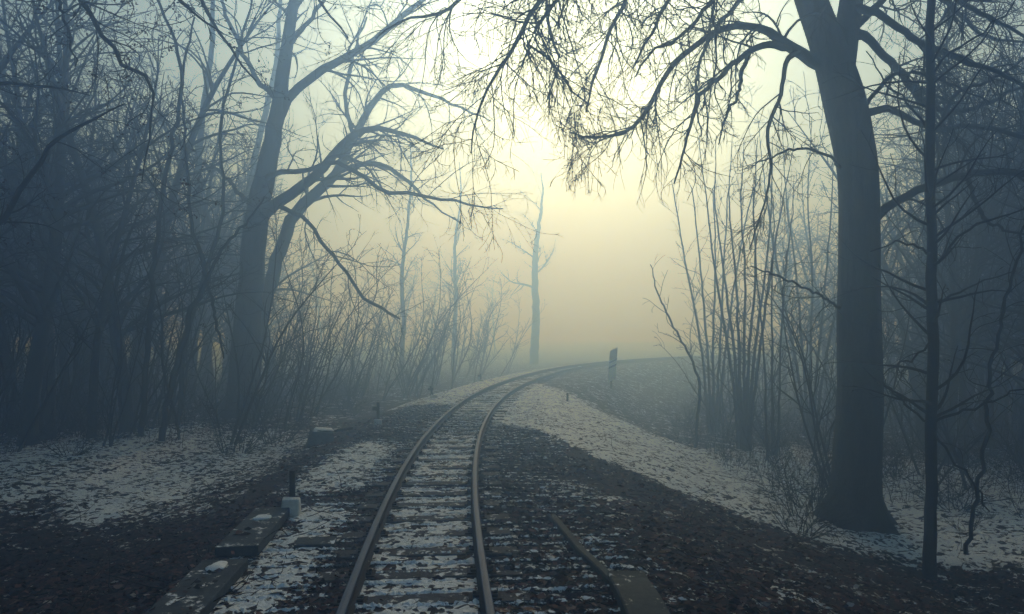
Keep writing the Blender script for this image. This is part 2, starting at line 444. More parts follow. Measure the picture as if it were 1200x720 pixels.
# ------------------------------------------------------------------ things beside the track
def lumpy(name, r0, seed, squash=.5, parent=None, mat=None, ns=2):
    import bmesh
    bm = bmesh.new(); bmesh.ops.create_icosphere(bm, subdivisions=ns+1, radius=1); rr = random.Random(seed)
    ph = [rr.uniform(0, 6) for _ in range(6)]
    for v in bm.verts:
        k = 1+.13*math.sin(3*v.co.x+ph[0])+.12*math.sin(4*v.co.y+ph[1])+.1*math.sin(3.5*v.co.z+ph[2])+.05*math.sin(9*v.co.x+7*v.co.y+ph[3])
        v.co = Vector((v.co.x*r0[0]*k, v.co.y*r0[1]*k, v.co.z*r0[2]*k))
    me = bpy.data.meshes.new(name); bm.to_mesh(me); bm.free()
    for p in me.polygons: p.use_smooth = True
    return link(name, me, parent, mat)

# trough lids on the left
def lid(y0, y1, u, w, h, label, lift=.0, rz=0.0):
    p0, a0 = at_track(y0, u); p1, _ = at_track(y1, u); c = (p0+p1)/2
    ang = math.atan2(*(p1-p0)[::-1]); L = float(np.linalg.norm(p1-p0))
    z = hz(c[0], c[1])
    me = boxmesh([(0, 0, 0, L, w, h)], .006, .012)
    o = link('trough_lid', me, None, M['conc']); lift += .02; o.location = (c[0], c[1], z+h*.35+lift); o.rotation_euler = (0, .01, ang+rz)
    return tag(o, label, 'concrete slab', 'flat slabs along the left of the track'), c, z+h*.85+lift
_, c, zt = lid(4.1, 6.45, -1.78, .40, .10, 'long dark concrete slab at the bottom edge, left of the rails', .02)
s1 = lumpy('snow_lump', (.085, .11, .022), 3, mat=M['snowcap']); pp = at_track(6.05, -1.78)[0]; s1.location = (pp[0], pp[1], zt+.004)
tag(s1, 'small lump of snow left on the nearest dark slab', 'snow lump', 'snow lumps on the slabs')
_, c, zt = lid(6.75, 8.0, -1.80, .40, .10, 'shorter dark concrete slab just in front of the white marker stone', .02, .04)
s2 = lumpy('snow_lump', (.10, .10, .022), 5, mat=M['snowcap']); pp = at_track(7.7, -1.80)[0]; s2.location = (pp[0], pp[1], zt+.004)
tag(s2, 'small lump of snow on the slab before the marker stone', 'snow lump', 'snow lumps on the slabs')
o = link('stone_slab', boxmesh([(0, 0, 0, .40, .22, .06)], .012, .012), None, M['conc']); pp = P(370, 646, 6.95)
o.location = (pp[0], pp[1], hz(pp[0], pp[1])+.02); o.rotation_euler = (.03, 0, .15)
tag(o, 'flat dark slab lying in the snow between lids and left rail', 'stone slab')

# white marker stones with posts
def marker(px, y, u, sw, sh_, post_h, post_w, arm, label, behind=.1, tilt=0.0, lab2='marker stones along the track'):
    p, a = at_track(y, u)
    if px is not None: p = np.array([(px-600)/F*y, y])
    z = hz(p[0], p[1])
    root = empty('marker_post', (p[0], p[1], z), .15, label=label, cat='marker post', group=lab2)
    s = link('stone', boxmesh([(0, 0, sh_/2-.03, sw, sw*.8, sh_+.06, .86)], .014, .02), root, M['white'])
    bs = [(0, behind, (sh_+post_h)/2, post_w, post_w*.7, sh_+post_h)]
    q = link('post', boxmesh(bs, 0, .006), root, M['iron']); q.rotation_euler = (0, tilt, 0)
    if arm: 
        ar = link('arm', boxmesh([(-arm/2, behind, sh_+post_h*.62, arm, .05, .085)], .006, .008), root, M['iron'])
    return root
marker(341, 8.05, -2, .225, .22, .30, .065, 0, 'nearest white stone with a stub of dark iron post behind it', .1)
marker(443, 16.2, -2, .20, .13, .40, .07, .13, 'small white stone with a dark post and short side arm, beside the shaded ballast', .05)
marker(508, 22.5, -2, .24, .12, .30, .06, .18, 'small white stone with a leaning bent post at the start of the snowy bend', .05, -.25)
marker(564, 30.5, -2, .22, .10, .26, .06, .16, 'faint tiny post left of the rails farthest round the bend', .05, -.1)
p = np.array([(665-600)/F*22.3, 22.3])
r_ = empty('marker_post', (p[0], p[1], hz(*p)), 0, label='short dark stake standing in the snow right of the bend', cat='marker post', group='marker stones along the track')
link('post', boxmesh([(0, 0, .12, .07, .07, .34)], .004, .008), r_, M['iron'])
link('snow_cap', boxmesh([(0, 0, .30, .08, .08, .025)], .004, .01), r_, M['snowcap'])

# drain head block on the left
pp = P(378, 527, 14.2); z = hz(pp[0], pp[1])
r_ = empty('drain_head', (pp[0], pp[1], z), .1, label='dark concrete block with a snow-covered top beside the left bank', cat='concrete block')
link('block', boxmesh([(-.03, 0, .08, .56, .42, .40, .78)], .03, .02), r_, M['conc'])
q_ = link('snow_cap', boxmesh([(.0, .04, .29, .40, .24, .025, .8)], .010, .010), r_, M['snowcap'])
r_.rotation_euler = (.06, .10, .35)
pp = P(402, 517, 14.9); z = hz(pp[0], pp[1])
o = link('cover_plate', boxmesh([(0, 0, .0, .48, .40, .06)], .01, .01), None, M['conc']); o.location = (pp[0], pp[1], z+.17); o.rotation_euler = (.05, -.16, .1)
tag(o, 'tilted dark plate leaning against the snow-topped concrete block', 'concrete plate')

# kerb beams on the right
def beam(name, pts, w, h, zoff, label, mat, lift):
    q, _ = resample(catmull(pts, 8), n=14); V = []; Qs = []
    for i, (x, y) in enumerate(q):
        t = q[min(i+1, 13)]-q[max(i-1, 0)]; t = t/np.linalg.norm(t); nn = np.array([t[1], -t[0]])
        zt = hz(x, y)+lift
        for a, b in ((-w/2, -h), (w/2, -h), (w/2, -.012), (w/2-.012, 0), (-w/2+.012, 0), (-w/2, -.012)):
            pz = (x+nn[0]*a, y+nn[1]*a, zt+b); V.append(pz)
    for i in range(13):
        for j in range(6): Qs.append((i*6+j, i*6+(j+1) % 6, i*6+6+(j+1) % 6, i*6+6+j))
    me = bpy.data.meshes.new(name); me.from_pydata(V, [], Qs+[(0, 1, 2, 3, 4, 5)[::-1], tuple(range(78, 84))]); me.update()
    return tag(link(name, me, None, mat), label, 'kerb beam', 'kerb beams right of the rails')
beam('kerb_beam', [(.46, 7.9), (.58, 7.2), (.70, 6.55), (.80, 6.1), (.86, 5.8)], .085, .22, 0, 'thin curved mossy kerb beam right of the rails', M['concr'], .07)
beam('kerb_beam', [(.98, 5.86), (.99, 5.5), (1.01, 4.8), (1.05, 4.0)], .32, .34, 0, 'thick concrete beam end at the bottom edge, right of the rails', M['concr'], .12)

# striped post on the right of the bend
pp = P(716, 447, 31.5); z = hz(pp[0], pp[1])
r_ = empty('striped_post', (pp[0], pp[1], z), 0, label='leaning white post with dark diagonal bands, right of the foggy bend', cat='track sign post')
r_.rotation_euler = (0, .07, 0)
H0 = (HZ-446)/F*31.5+CAMZ-z; W = .34
def slab(z0, z1, m, nm='board'):
    k = .10
    V = []; 
    for yy in (-.035, .035):
        V += [(-W/2, yy, z0-k), (W/2, yy, z0+k), (W/2, yy, z1+k), (-W/2, yy, z1-k)]
    me = bpy.data.meshes.new(nm); me.from_pydata(V, [], [(0, 1, 2, 3), (7, 6, 5, 4), (0, 4, 5, 1), (1, 5, 6, 2), (2, 6, 7, 3), (3, 7, 4, 0)]); me.update()
    return link(nm, me, r_, m)
link('post', boxmesh([(0, .06, .7, .08, .06, 1.9+H0)], 0, .005), r_, M['iron'])
slab(H0+.0, H0+.62, M['wpaint'], 'white_panel'); slab(H0+.62, H0+.70, M['bpaint'], 'dark_band'); slab(H0+.70, H0+.86, M['wpaint'], 'white_panel')
slab(H0+.86, H0+.95, M['bpaint'], 'dark_band'); slab(H0+.95, H0+1.45, M['wpaint'], 'white_panel')

# ------------------------------------------------------------------ trees
def nrm(v): return v/np.maximum(np.linalg.norm(v, axis=-1, keepdims=True), 1e-9)
def grow(S, D, L, R0, R1, n, wig, trop, r, kink=0):
    k = len(S); pts = np.zeros((k, n+1, 3)); pts[:, 0] = S; d = nrm(D.copy()); drift = r.normal(0, 1, (k, 3))
    for i in range(n):
        drift = .6*drift+.8*r.normal(0, 1, (k, 3))
        d = nrm(d+wig*drift+np.asarray(trop)*(1.0/n))
        pts[:, i+1] = pts[:, i]+d*(L/n)[:, None]
    t = np.linspace(0, 1, n+1)[None]
    return pts, R0[:, None]*(1-t)+R1[:, None]*t
def spawn(pts, rad, cnt, t0, t1, ang, angs, lf, rf, r, up=0, rmin=.003, bylen=None, maxl=9):
    """children of a batch: returns starts, dirs, lengths, radii"""
    k, n, _ = pts.shape
    plen = np.linalg.norm(np.diff(pts, axis=1), axis=2).sum(1)
    num = np.full(k, cnt) if bylen is None else np.maximum(1, (plen*bylen).astype(int))
    ip = np.repeat(np.arange(k), num); m = len(ip)
    t = t0+(t1-t0)*r.random(m); f = t*(n-1); i = np.minimum(f.astype(int), n-2); fr = (f-i)[:, None]
    S = pts[ip, i]*(1-fr)+pts[ip, i+1]*fr; T = nrm(pts[ip, i+1]-pts[ip, i])
    R = rad[ip, i]*(1-fr[:, 0])+rad[ip, i+1]*fr[:, 0]
    a = nrm(np.cross(T, r.normal(0, 1, (m, 3)))); th = np.abs(r.normal(ang, angs, m))[:, None]
    D = T*np.cos(th)+a*np.sin(th); D[:, 2] += up
    Lc = np.minimum(plen[ip]*lf*(1.05-.6*t)*(.55+.8*r.random(m)), maxl)
    return S, nrm(D), Lc, np.maximum(np.minimum(R*rf, R*.9), rmin)
class Tubes:
    def __init__(s): s.V = []; s.Q = []; s.n = 0
    def add(s, pts, rad, sides, fl=None):
        k, n, _ = pts.shape
        T = np.empty_like(pts); T[:, 1:-1] = pts[:, 2:]-pts[:, :-2]; T[:, 0] = pts[:, 1]-pts[:, 0]; T[:, -1] = pts[:, -1]-pts[:, -2]
        T = nrm(T); av = nrm(T.mean(1)); ref = np.where(np.abs(av[:, 2:3]) > .8, np.array([[1., 0, 0]]), np.array([[0., 0, 1]]))
        A = nrm(np.cross(T, ref[:, None])); B = np.cross(T, A)
        th = np.arange(sides)/sides*2*PI
        rr = rad[:, :, None]*np.ones(sides)[None, None]
        if fl is not None: rr = rr*fl(pts, th)
        V = pts[:, :, None]+(A[:, :, None]*np.cos(th)[None, None, :, None]+B[:, :, None]*np.sin(th)[None, None, :, None])*rr[..., None]
        i = (np.arange(k)[:, None, None]*n+np.arange(n-1)[None, :, None])*sides; j = np.arange(sides)[None, None]; j2 = (j+1) % sides
        Q = np.stack([i+j, i+j2, i+sides+j2, i+sides+j], 3).reshape(-1, 4)
        s.V.append(V.reshape(-1, 3)); s.Q.append(Q+s.n); s.n += k*n*sides
    def mesh(s, name): return npmesh(name, np.concatenate(s.V), np.concatenate(s.Q), True)
def guide(g, n=18, jit=.0, r=None, d=None):
    """g: list of (px, py, depth, width px) -> one smooth limb"""
    w = np.array([[*P(a, b, c), wd/2*c/F] for a, b, c, wd in g])
    q, _ = resample(catmull(w, 8), n=n)
    if jit and r is not None: q[1:-1, :3] += r.normal(0, jit, (n-2, 3))
    return q[None, :, :3], q[None, :, 3]
def crown_levels(tb, pts, rad, r, L1=(3.0, .35, 1.0), droop=-.35, lv=3, t0=.15, wig=.16, rm=.0045, dens=1.0, leafpts=None):
    """side branches, sub-branches, twigs grown on a batch of limbs"""
    a, b, mx = L1
    S, D, L, R = spawn(pts, rad, 0, t0, .98, .85, .25, b, .36, r, .05, rm, bylen=a*dens, maxl=mx)
    p1, r1 = grow(S, D, L, R, np.full(len(S), rm), 8, wig, (0, 0, droop), r); tb.add(p1, r1, 4)
    S, D, L, R = spawn(p1, r1, 0, .15, 1, .8, .25, .5, .7, r, 0, rm, bylen=3.4*dens, maxl=mx*.6)
    p2, r2 = grow(S, D, L, R, np.full(len(S), rm*.8), 6, wig*1.2, (0, 0, droop*.8), r); tb.add(p2, r2, 3)
    if lv >= 3:
        S, D, L, R = spawn(p2, r2, 0, .1, 1, .75, .3, .6, .8, r, 0, rm*.7, bylen=4.2*dens, maxl=mx*.4)
        L = np.maximum(L, .12)
        p3, r3 = grow(S, D, L, np.minimum(R, rm), np.full(len(S), rm*.5), 3, wig*1.3, (0, 0, droop*.6), r); tb.add(p3, r3, 3)
        return p3
    return p2
def leaf_clumps(pts, n, r, sz=.03):
    i = r.integers(0, len(pts), n); j = r.integers(0, pts.shape[1], n)
    c = pts[i, j]+r.normal(0, .025, (n, 3))
    a = nrm(r.normal(0, 1, (n, 3))); b = nrm(np.cross(a, r.normal(0, 1, (n, 3)))); s = (sz*(.5+.8*r.random(n)))[:, None]
    V = np.stack([c-a*s, c+b*s*.6, c+a*s, c-b*s*.6+.3*s*a], 1).reshape(-1, 3)
    k = np.arange(n)[:, None]*4
    return npmesh('leaves', V, np.concatenate([k+[[0, 1, 2]], k+[[0, 2, 3]]]), False, {'tone': np.repeat(r.random(n)*.8, 4)})
def joinmesh(a, b):
    V = []; T = []; A = []; n = 0
    for me in (a, b):
        v = np.empty(len(me.vertices)*3, np.float32); me.vertices.foreach_get('co', v); t = np.empty(len(me.loops), np.int32); me.loops.foreach_get('vertex_index', t)
        x = np.empty(len(me.vertices), np.float32); me.attributes['tone'].data.foreach_get('value', x)
        V.append(v.reshape(-1, 3)); T.append(t.reshape(-1, 3)+n); A.append(x); n += len(x); bpy.data.meshes.remove(me)
    return npmesh('leaves', np.concatenate(V), np.concatenate(T), False, {'tone': np.concatenate(A)})
def put(name, base, trunk, crown, mt, mc, label, cat='tree', group=None, leaves=None):
    e = empty(name, base, 0, label=label, cat=cat, group=group); M_ = []
    for nm, me, m in (('trunk', trunk, mt), ('crown', crown, mc), ('dead_leaves', leaves, M['leaf'])):  # on the two canopy trees these include unseen leaves added for shade
        if me is None: continue
        me.transform(__import__('mathutils').Matrix.Translation(-Vector(base)))
        link(nm, me, e, m)
    return e

def shade_canopy(cr, origins, targets, r, nleaf, leaf=.045):
    """unseen boughs with withered leaves, added above the view to shade the foreground; returns the leaf mesh"""
    A = []; 
    for o_, t_ in zip(origins, targets):
        o_ = np.array(o_, float); t_ = np.array(t_, float); m1 = o_*.65+t_*.35+np.array([0, 0, 1.3]); m2 = o_*.3+t_*.7+np.array([0, 0, 1.1])
        w = np.array([[*o_, .085], [*m1, .065], [*m2, .04], [*t_, .012]]); q, _ = resample(catmull(w, 8), n=18); q[1:-1, :3] += r.normal(0, .05, (16, 3)); A.append(q)
    A = np.array(A); pts, rad = A[:, :, :3], A[:, :, 3]; cr.add(pts, rad, 6)
    tw = crown_levels(cr, pts, rad, r, (2.4, .36, 2.6), -.05, 3, .2, .15, .006, .8)
    tw = tw[tw[:, :, 2].max(1) > 2.6+.53*tw[:, :, 1].max(1)] if len(tw) else tw
    return leaf_clumps(tw, nleaf, r, leaf)

# ---- the old beech on the right
r = np.random.default_rng(21); D0 = 11.5
def flare(pts, th):
    z = pts[:, :, 2]; zb = -1.25; k = np.clip((z-zb)/.95, 0, 1)
    f = (1-k)**2.6
    lob = .5+.5*np.cos(th*5+.6)
    return 1+f[..., None]*(.25+.85*lob[None, None]**1.6)+.025*np.sin(3*th[None, None]+z[..., None]*1.7)
tk = Tubes(); cr = Tubes()
trunk = [(1003, 655, D0, 54), (1003, 620, D0, 54), (1004, 590, D0, 54), (1004, 540, D0, 53), (1007, 470, D0, 50), (1007, 400, D0, 48), (1007, 300, D0, 45),
         (1005, 208, D0, 44), (998, 160, D0, 45), (990, 120, D0, 46), (979, 80, D0, 42), (966, 42, D0, 37), (950, 0, D0, 34), (935, -45, D0, 31), (915, -120, D0, 26), (905, -220, D0, 20), (890, -340, D0, 13), (880, -440, D0, 5)]
pt, rt = guide(trunk, 60); tk.add(pt, rt, 26, flare)
stem2 = [(988, 100, D0, 22), (990, 60, D0, 27), (994, 25, D0+.05, 27), (998, 0, D0+.1, 26), (1002, -60, D0+.3, 24), (1020, -150, D0+.5, 18), (1030, -260, D0+.6, 12), (1045, -380, D0+.7, 5)]
p2, r2 = guide(stem2, 26); tk.add(p2, r2, 16)
limbs = [
 [(965, 78, D0, 16), (946, 67, D0, 14), (917, 50, D0-.1, 12), (892, 34, D0-.2, 9), (862, 31, D0-.3, 8), (833, 40, D0-.4, 7), (804, 62, D0-.5, 6.5), (783, 84, D0-.6, 6), (767, 112, D0-.7, 5.5), (746, 144, D0-.8, 5), (725, 158, D0-.8, 4), (692, 161, D0-.9, 3), (668, 155, D0-1, 2)],
 [(925, 56, D0-.1, 9), (896, 54, D0-.3, 8), (871, 65, D0-.5, 7), (846, 88, D0-.7, 6), (821, 112, D0-.9, 5), (808, 150, D0-1, 4), (801, 178, D0-1, 3), (790, 215, D0-1, 2)],
 [(935, 62, D0-.1, 8), (921, 72, D0-.4, 6), (917, 100, D0-.6, 5), (905, 137, D0-.7, 4.5), (900, 167, D0-.7, 4), (904, 200, D0-.7, 3), (892, 250, D0-.7, 2.2), (878, 292, D0-.7, 1.5)],
 [(880, 60, D0-.4, 5), (869, 82, D0-.5, 5), (866, 108, D0-.5, 4), (852, 135, D0-.5, 3), (842, 170, D0-.5, 1.5)],
 [(1020, 262, D0, 14), (1034, 247, D0-.1, 11), (1058, 233, D0-.3, 10), (1092, 217, D0-.5, 9.5), (1133, 205, D0-.7, 9), (1175, 202, D0-.8, 8), (1215, 208, D0-.9, 7), (1270, 235, D0-1, 5), (1330, 280, D0-1.1, 2)],
 [(1005, 138, D0, 14), (1018, 133, D0, 10), (1042, 127, D0+.2, 8), (1067, 140, D0+.4, 7), (1100, 152, D0+.6, 7), (1142, 148, D0+.7, 6), (1175, 155, D0+.7, 6), (1215, 165, D0+.7, 5), (1290, 185, D0+.7, 2)],
 [(1000, 40, D0, 15), (1012, 42, D0, 11), (1029, 58, D0+.2, 9), (1054, 83, D0+.5, 9), (1071, 108, D0+.7, 8), (1100, 129, D0+.9, 7), (1140, 128, D0+1, 6), (1190, 105, D0+1.1, 4), (1240, 90, D0+1.1, 2)],
 [(1000, 10, D0, 12), (1025, 14, D0-.3, 9), (1060, 38, D0-.6, 8), (1105, 62, D0-.9, 7), (1150, 78, D0-1.1, 6), (1200, 100, D0-1.2, 4), (1260, 130, D0-1.3, 2)],
 [(1008, -40, D0, 12), (1040, -50, D0, 8), (1085, -30, D0-.4, 7), (1130, 5, D0-.8, 6), (1180, 30, D0-1, 4), (1240, 70, D0-1, 2)],
 [(1010, -90, D0, 10), (1060, -120, D0+.5, 8), (1120, -100, D0+1, 6), (1180, -50, D0+1.2, 4), (1220, 20, D0+1.2, 2)],
 [(1010, 130, D0, 7), (1022, 115, D0-.3, 5), (1040, 92, D0-.6, 5), (1070, 85, D0-.9, 4), (1110, 96, D0-1.1, 3), (1160, 120, D0-1.2, 1.5)],
 [(985, 200, D0, 4), (975, 185, D0-.3, 3.5), (945, 175, D0-.5, 3), (915, 180, D0-.7, 2.5), (880, 195, D0-.8, 1.5)],
 [(985, 362, D0, 3.5), (965, 350, D0-.4, 3), (920, 328, D0-.8, 2.5), (880, 312, D0-1.1, 1.5)],
 [(930, -60, D0, 13), (880, -120, D0-.4, 11), (800, -135, D0-.8, 9), (720, -90, D0-1.1, 8), (660, -35, D0-1.2, 6.5), (633, 0, D0-1.3, 6), (615, 28, D0-1.4, 5.5), (596, 67, D0-1.4, 4.5), (571, 100, D0-1.4, 3.5), (558, 142, D0-1.4, 2.5), (552, 180, D0-1.4, 1.6)],
 [(935, -40, D0, 11), (890, -90, D0+.2, 9), (810, -80, D0+.2, 7), (750, -30, D0, 6), (733, 0, D0, 5.2), (717, 33, D0-.1, 4.5), (702, 75, D0-.2, 4), (694, 100, D0-.2, 3), (687, 132, D0-.2, 2)],
 [(920, -100, D0, 10), (840, -150, D0-1, 8), (750, -120, D0-1.6, 7), (690, -50, D0-1.9, 5), (655, -5, D0-2, 4.5), (618, 50, D0-2, 4), (642, 67, D0-2, 3), (662, 96, D0-2, 2.5), (690, 122, D0-2, 1.5)],
 [(940, -20, D0, 9), (905, -50, D0-.6, 7), (860, -30, D0-1, 6), (830, 5, D0-1.3, 5), (800, 40, D0-1.5, 4), (765, 60, D0-1.7, 3), (745, 90, D0-1.8, 2)],
 [(800, -110, D0-.8, 7), (700, -110, D0-.8, 6), (610, -70, D0-.7, 5), (560, -20, D0-.6, 5), (520, 15, D0-.6, 4), (480, 20, D0-.5, 3), (440, 45, D0-.5, 2)],
 [(930, -30, D0, 9), (890, -20, D0+.3, 7), (850, 20, D0+.5, 5), (825, 60, D0+.6, 4), (815, 110, D0+.6, 3), (822, 160, D0+.6, 1.5)],
 [(860, -120, D0-.4, 8), (800, -60, D0-.9, 6), (782, 0, D0-1.1, 4.5), (760, 45, D0-1.2, 3.5), (742, 80, D0-1.2, 2)],
 [(820, -130, D0-.6, 8), (730, -120, D0, 6), (660, -60, D0+.3, 5), (640, 10, D0+.4, 4), (655, 70, D0+.4, 3), (640, 120, D0+.4, 1.6)],
 [(1005, 30, D0, 9), (1050, -10, D0+.6, 7), (1105, 0, D0+1, 6), (1150, 40, D0+1.2, 4), (1210, 50, D0+1.4, 2)],
 [(1100, 150, D0+.6, 6), (1120, 110, D0+.2, 5), (1160, 95, D0-.2, 4), (1215, 60, D0-.4, 2)],
 [(1133, 205, D0-.7, 6), (1150, 250, D0-.9, 4.5), (1175, 270, D0-1, 3), (1210, 275, D0-1, 2)],
 [(905, -220, D0, 9), (840, -250, D0-.5, 7), (760, -200, D0-1, 5), (700, -120, D0-1, 3)],
 [(1030, -260, D0+.6, 8), (1090, -270, D0, 6), (1160, -200, D0-.4, 4), (1230, -110, D0-.6, 2)],
]
for g_ in limbs:
    p_, r__ = guide(g_, 26, .012, r); cr.add(p_, r__, 9)
    dn = 1.9
    crown_levels(cr, p_, r__, r, (2.7, .34, 1.5), -.55, 3, .14, .17, .0045, dn)
    S, D, L, R = spawn(p_, r__, 0, .3, 1, .9, .3, .5, .4, r, -.2, .005, bylen=1.5, maxl=2.0)
    q_, s_ = grow(S, D, L, R, np.full(len(S), .003), 12, .11, (0, 0, -1.3), r); cr.add(q_, s_, 4)
    S, D, L, R = spawn(q_, s_, 0, .1, 1, .6, .25, .35, .6, r, -.1, .003, bylen=6, maxl=.6)
    q_, s_ = grow(S, D, L, R, np.full(len(S), .0025), 5, .14, (0, 0, -.6), r); cr.add(q_, s_, 3)
fine = crown_levels(cr, pt[:, 40:], rt[:, 40:], r, (3, .3, 2.4), -.3, 3, .1, .16, .0045, .9)
base = (float(P(1003, 615, D0)[0]), D0, -1.25)
tg = [(x, y, z) for x, y, z in [(-3, 8, 12.6), (-1.5, 11.5, 13.4), (-3.5, 14.5, 14.2), (0, 17, 15.2), (-2.5, 19.5, 16), (3, 20.5, 16), (6, 21, 16), (9, 20.5, 16), (12.5, 18.5, 15.5),
      (14.5, 15, 14.5), (14.5, 11, 13), (12, 7.5, 12.5), (8.5, 5.5, 12), (4.5, 5, 11.8), (.5, 5.5, 12), (1.5, 9, 13), (1, 13.5, 14.2), (2.5, 16.5, 15.2), (7, 17.5, 15.4), (10.5, 15.5, 15), (11, 12, 14.2), (9, 9, 13)]]
og = [tuple(pt[0, 44+(i % 8)]) if i % 2 else tuple(p2[0, 13+(i % 7)]) for i in range(len(tg))]
shade_leaves = shade_canopy(cr, og, tg, r, 40000)  # extra leafy boughs above the view, added to darken the near ground and haze
put('beech_tree', base, tk.mesh('trunk'), cr.mesh('crown'), M['beech'], M['twig'], 'huge old beech with a thick forked trunk and drooping boughs, right of the track', 'tree', None, shade_leaves)

# ---- the slim dark tree in front of it
r = np.random.default_rng(22); d = 9.1; tk = Tubes(); cr = Tubes()
g_ = [(1090, 700, d, 17), (1090, 665, d, 15), (1091, 580, d, 12.5), (1092, 480, d, 12), (1092, 360, d, 11.5), (1091, 250, d, 10.5), (1090, 130, d, 10), (1091, 0, d, 9), (1094, -130, d, 7), (1092, -260, d, 5), (1096, -370, d, 2)]
p_, r__ = guide(g_, 44, .008, r); tk.add(p_, r__, 12)
for g_ in [[(1092, 312, d, 4), (1105, 300, d-.2, 3.5), (1125, 278, d-.4, 3), (1150, 262, d-.6, 3), (1185, 250, d-.8, 2), (1215, 235, d-.9, 1.5)],
           [(1092, 500, d, 4), (1104, 490, d-.1, 3.5), (1130, 484, d-.3, 3), (1165, 468, d-.5, 2.5), (1210, 452, d-.7, 1.5)],
           [(1092, 498, d, 3.5), (1075, 485, d+.2, 3), (1052, 465, d+.5, 2.5), (1035, 448, d+.7, 1.5)],
           [(1092, 296, d, 3), (1075, 288, d-.2, 3), (1050, 284, d-.4, 2.2), (1020, 295, d-.6, 1.5)],
           [(1092, 500, d, 3), (1112, 530, d-.2, 3), (1140, 565, d-.4, 2.5), (1160, 600, d-.6, 1.5)],
           [(1092, 360, d, 3.5), (1110, 350, d+.2, 3), (1150, 330, d+.5, 2), (1190, 318, d+.8, 1.4)],
           [(1092, 160, d, 4), (1070, 130, d+.3, 3), (1040, 100, d+.6, 2), (1015, 60, d+.9, 1.4)],
           [(1091, 90, d, 4), (1115, 60, d-.2, 3), (1150, 40, d-.4, 2.5), (1190, 0, d-.6, 1.5)],
           [(1092, 400, d, 3), (1075, 420, d-.2, 2.5), (1050, 428, d-.5, 2), (1035, 440, d-.7, 1.2)]]:
    q_, s_ = guide(g_, 12, .02, r); cr.add(q_, s_, 5); crown_levels(cr, q_, s_, r, (2.6, .4, .9), -.1, 2, .2, .16, .0035, .9)
S, D, L, R = spawn(p_, r__, 46, .12, .97, 1.25, .15, .13, .35, r, .25, .006)
q_, s_ = grow(S, D, L, R, np.full(len(S), .004), 8, .12, (0, 0, .1), r); cr.add(q_, s_, 5)
crown_levels(cr, q_, s_, r, (2.6, .4, .9), -.1, 2, .2, .16, .004, .9)
put('slim_tree', (float(P(1090, 0, d)[0]), d, hz(float(P(1090, 0, d)[0]), d)), tk.mesh('trunk'), cr.mesh('crown'), M['dark'], M['twig'], 'slim straight dark tree in front and right of the old beech')

# ---- the leaning beech on the left
r = np.random.default_rng(23); d = 20.8; tk = Tubes(); cr = Tubes()
def flare2(pts, th):
    z = pts[:, :, 2]; k = np.clip((z+.7)/1.3, 0, 1); f = (1-k)**2.2
    return 1+f[..., None]*(.25+.45*(.5+.5*np.cos(th*4+1))[None, None])
g_ = [(279, 510, d, 38), (281, 490, d, 36), (285, 440, d, 33), (290, 380, d, 30), (295, 320, d, 28), (300, 262, d, 27), (311, 205, d, 23), (321, 155, d, 19), (329, 110, d, 16.5), (335, 60, d, 14), (345, 0, d, 12), (352, -60, d, 10), (350, -120, d, 7), (356, -165, d, 3)]
p_, r__ = guide(g_, 46, .01, r); tk.add(p_, r__, 16, flare2)
for g_ in [[(318, 165, d, 12), (328, 132, d, 13), (345, 110, d, 11), (375, 82, d+.2, 10), (410, 66, d+.3, 9), (440, 45, d+.4, 8), (490, 5, d+.5, 6), (530, -30, d+.5, 3)],
           [(296, 275, d, 16), (312, 248, d, 15), (325, 241, d, 14), (345, 226, d, 13), (367, 208, d, 12), (390, 184, d, 11), (412, 160, d, 9), (440, 150, d+.3, 7), (475, 158, d+.5, 5), (520, 175, d+.7, 2)],
           [(310, 212, d, 8), (320, 207, d-.4, 6.5), (354, 198, d-.8, 6), (383, 192, d-1, 5.5), (400, 193, d-1, 5.5), (425, 208, d-1.2, 5), (446, 222, d-1.3, 5), (475, 229, d-1.4, 4.5), (537, 237, d-1.6, 3), (590, 245, d-1.8, 1.5)],
           [(325, 241, d, 6), (358, 258, d-.3, 5), (375, 281, d-.4, 4.5), (400, 311, d-.5, 4), (421, 345, d-.6, 4), (445, 362, d-.7, 3.5), (469, 374, d-.7, 2)],
           [(300, 250, d, 6), (280, 225, d+.3, 5), (255, 200, d+.6, 4), (230, 190, d+.8, 2)],
           [(325, 120, d, 7), (300, 90, d, 6), (280, 50, d, 5), (262, 10, d, 4), (250, -30, d, 2)],
           [(345, 10, d, 8), (370, -20, d, 6), (400, -50, d, 5), (440, -60, d, 2)],
           [(335, 55, d, 6), (360, 30, d-.5, 5), (380, 0, d-.8, 4), (410, -20, d-1, 2)]]:
    q_, s_ = guide(g_, 18, .03, r); cr.add(q_, s_, 8); crown_levels(cr, q_, s_, r, (1.8, .55, 3.0), -.25, 3, .12, .13, .0055, .95)
p3 = crown_levels(cr, p_[:, 26:], r__[:, 26:], r, (3, .3, 3), 0, 3, .1, .15, .007, .6)
put('beech_tree', (float(P(283, 0, d)[0]), d, -.7), tk.mesh('trunk'), cr.mesh('crown'), M['beech'], M['twig'], 'big pale grey beech leaning right, forked high up, left of the track')

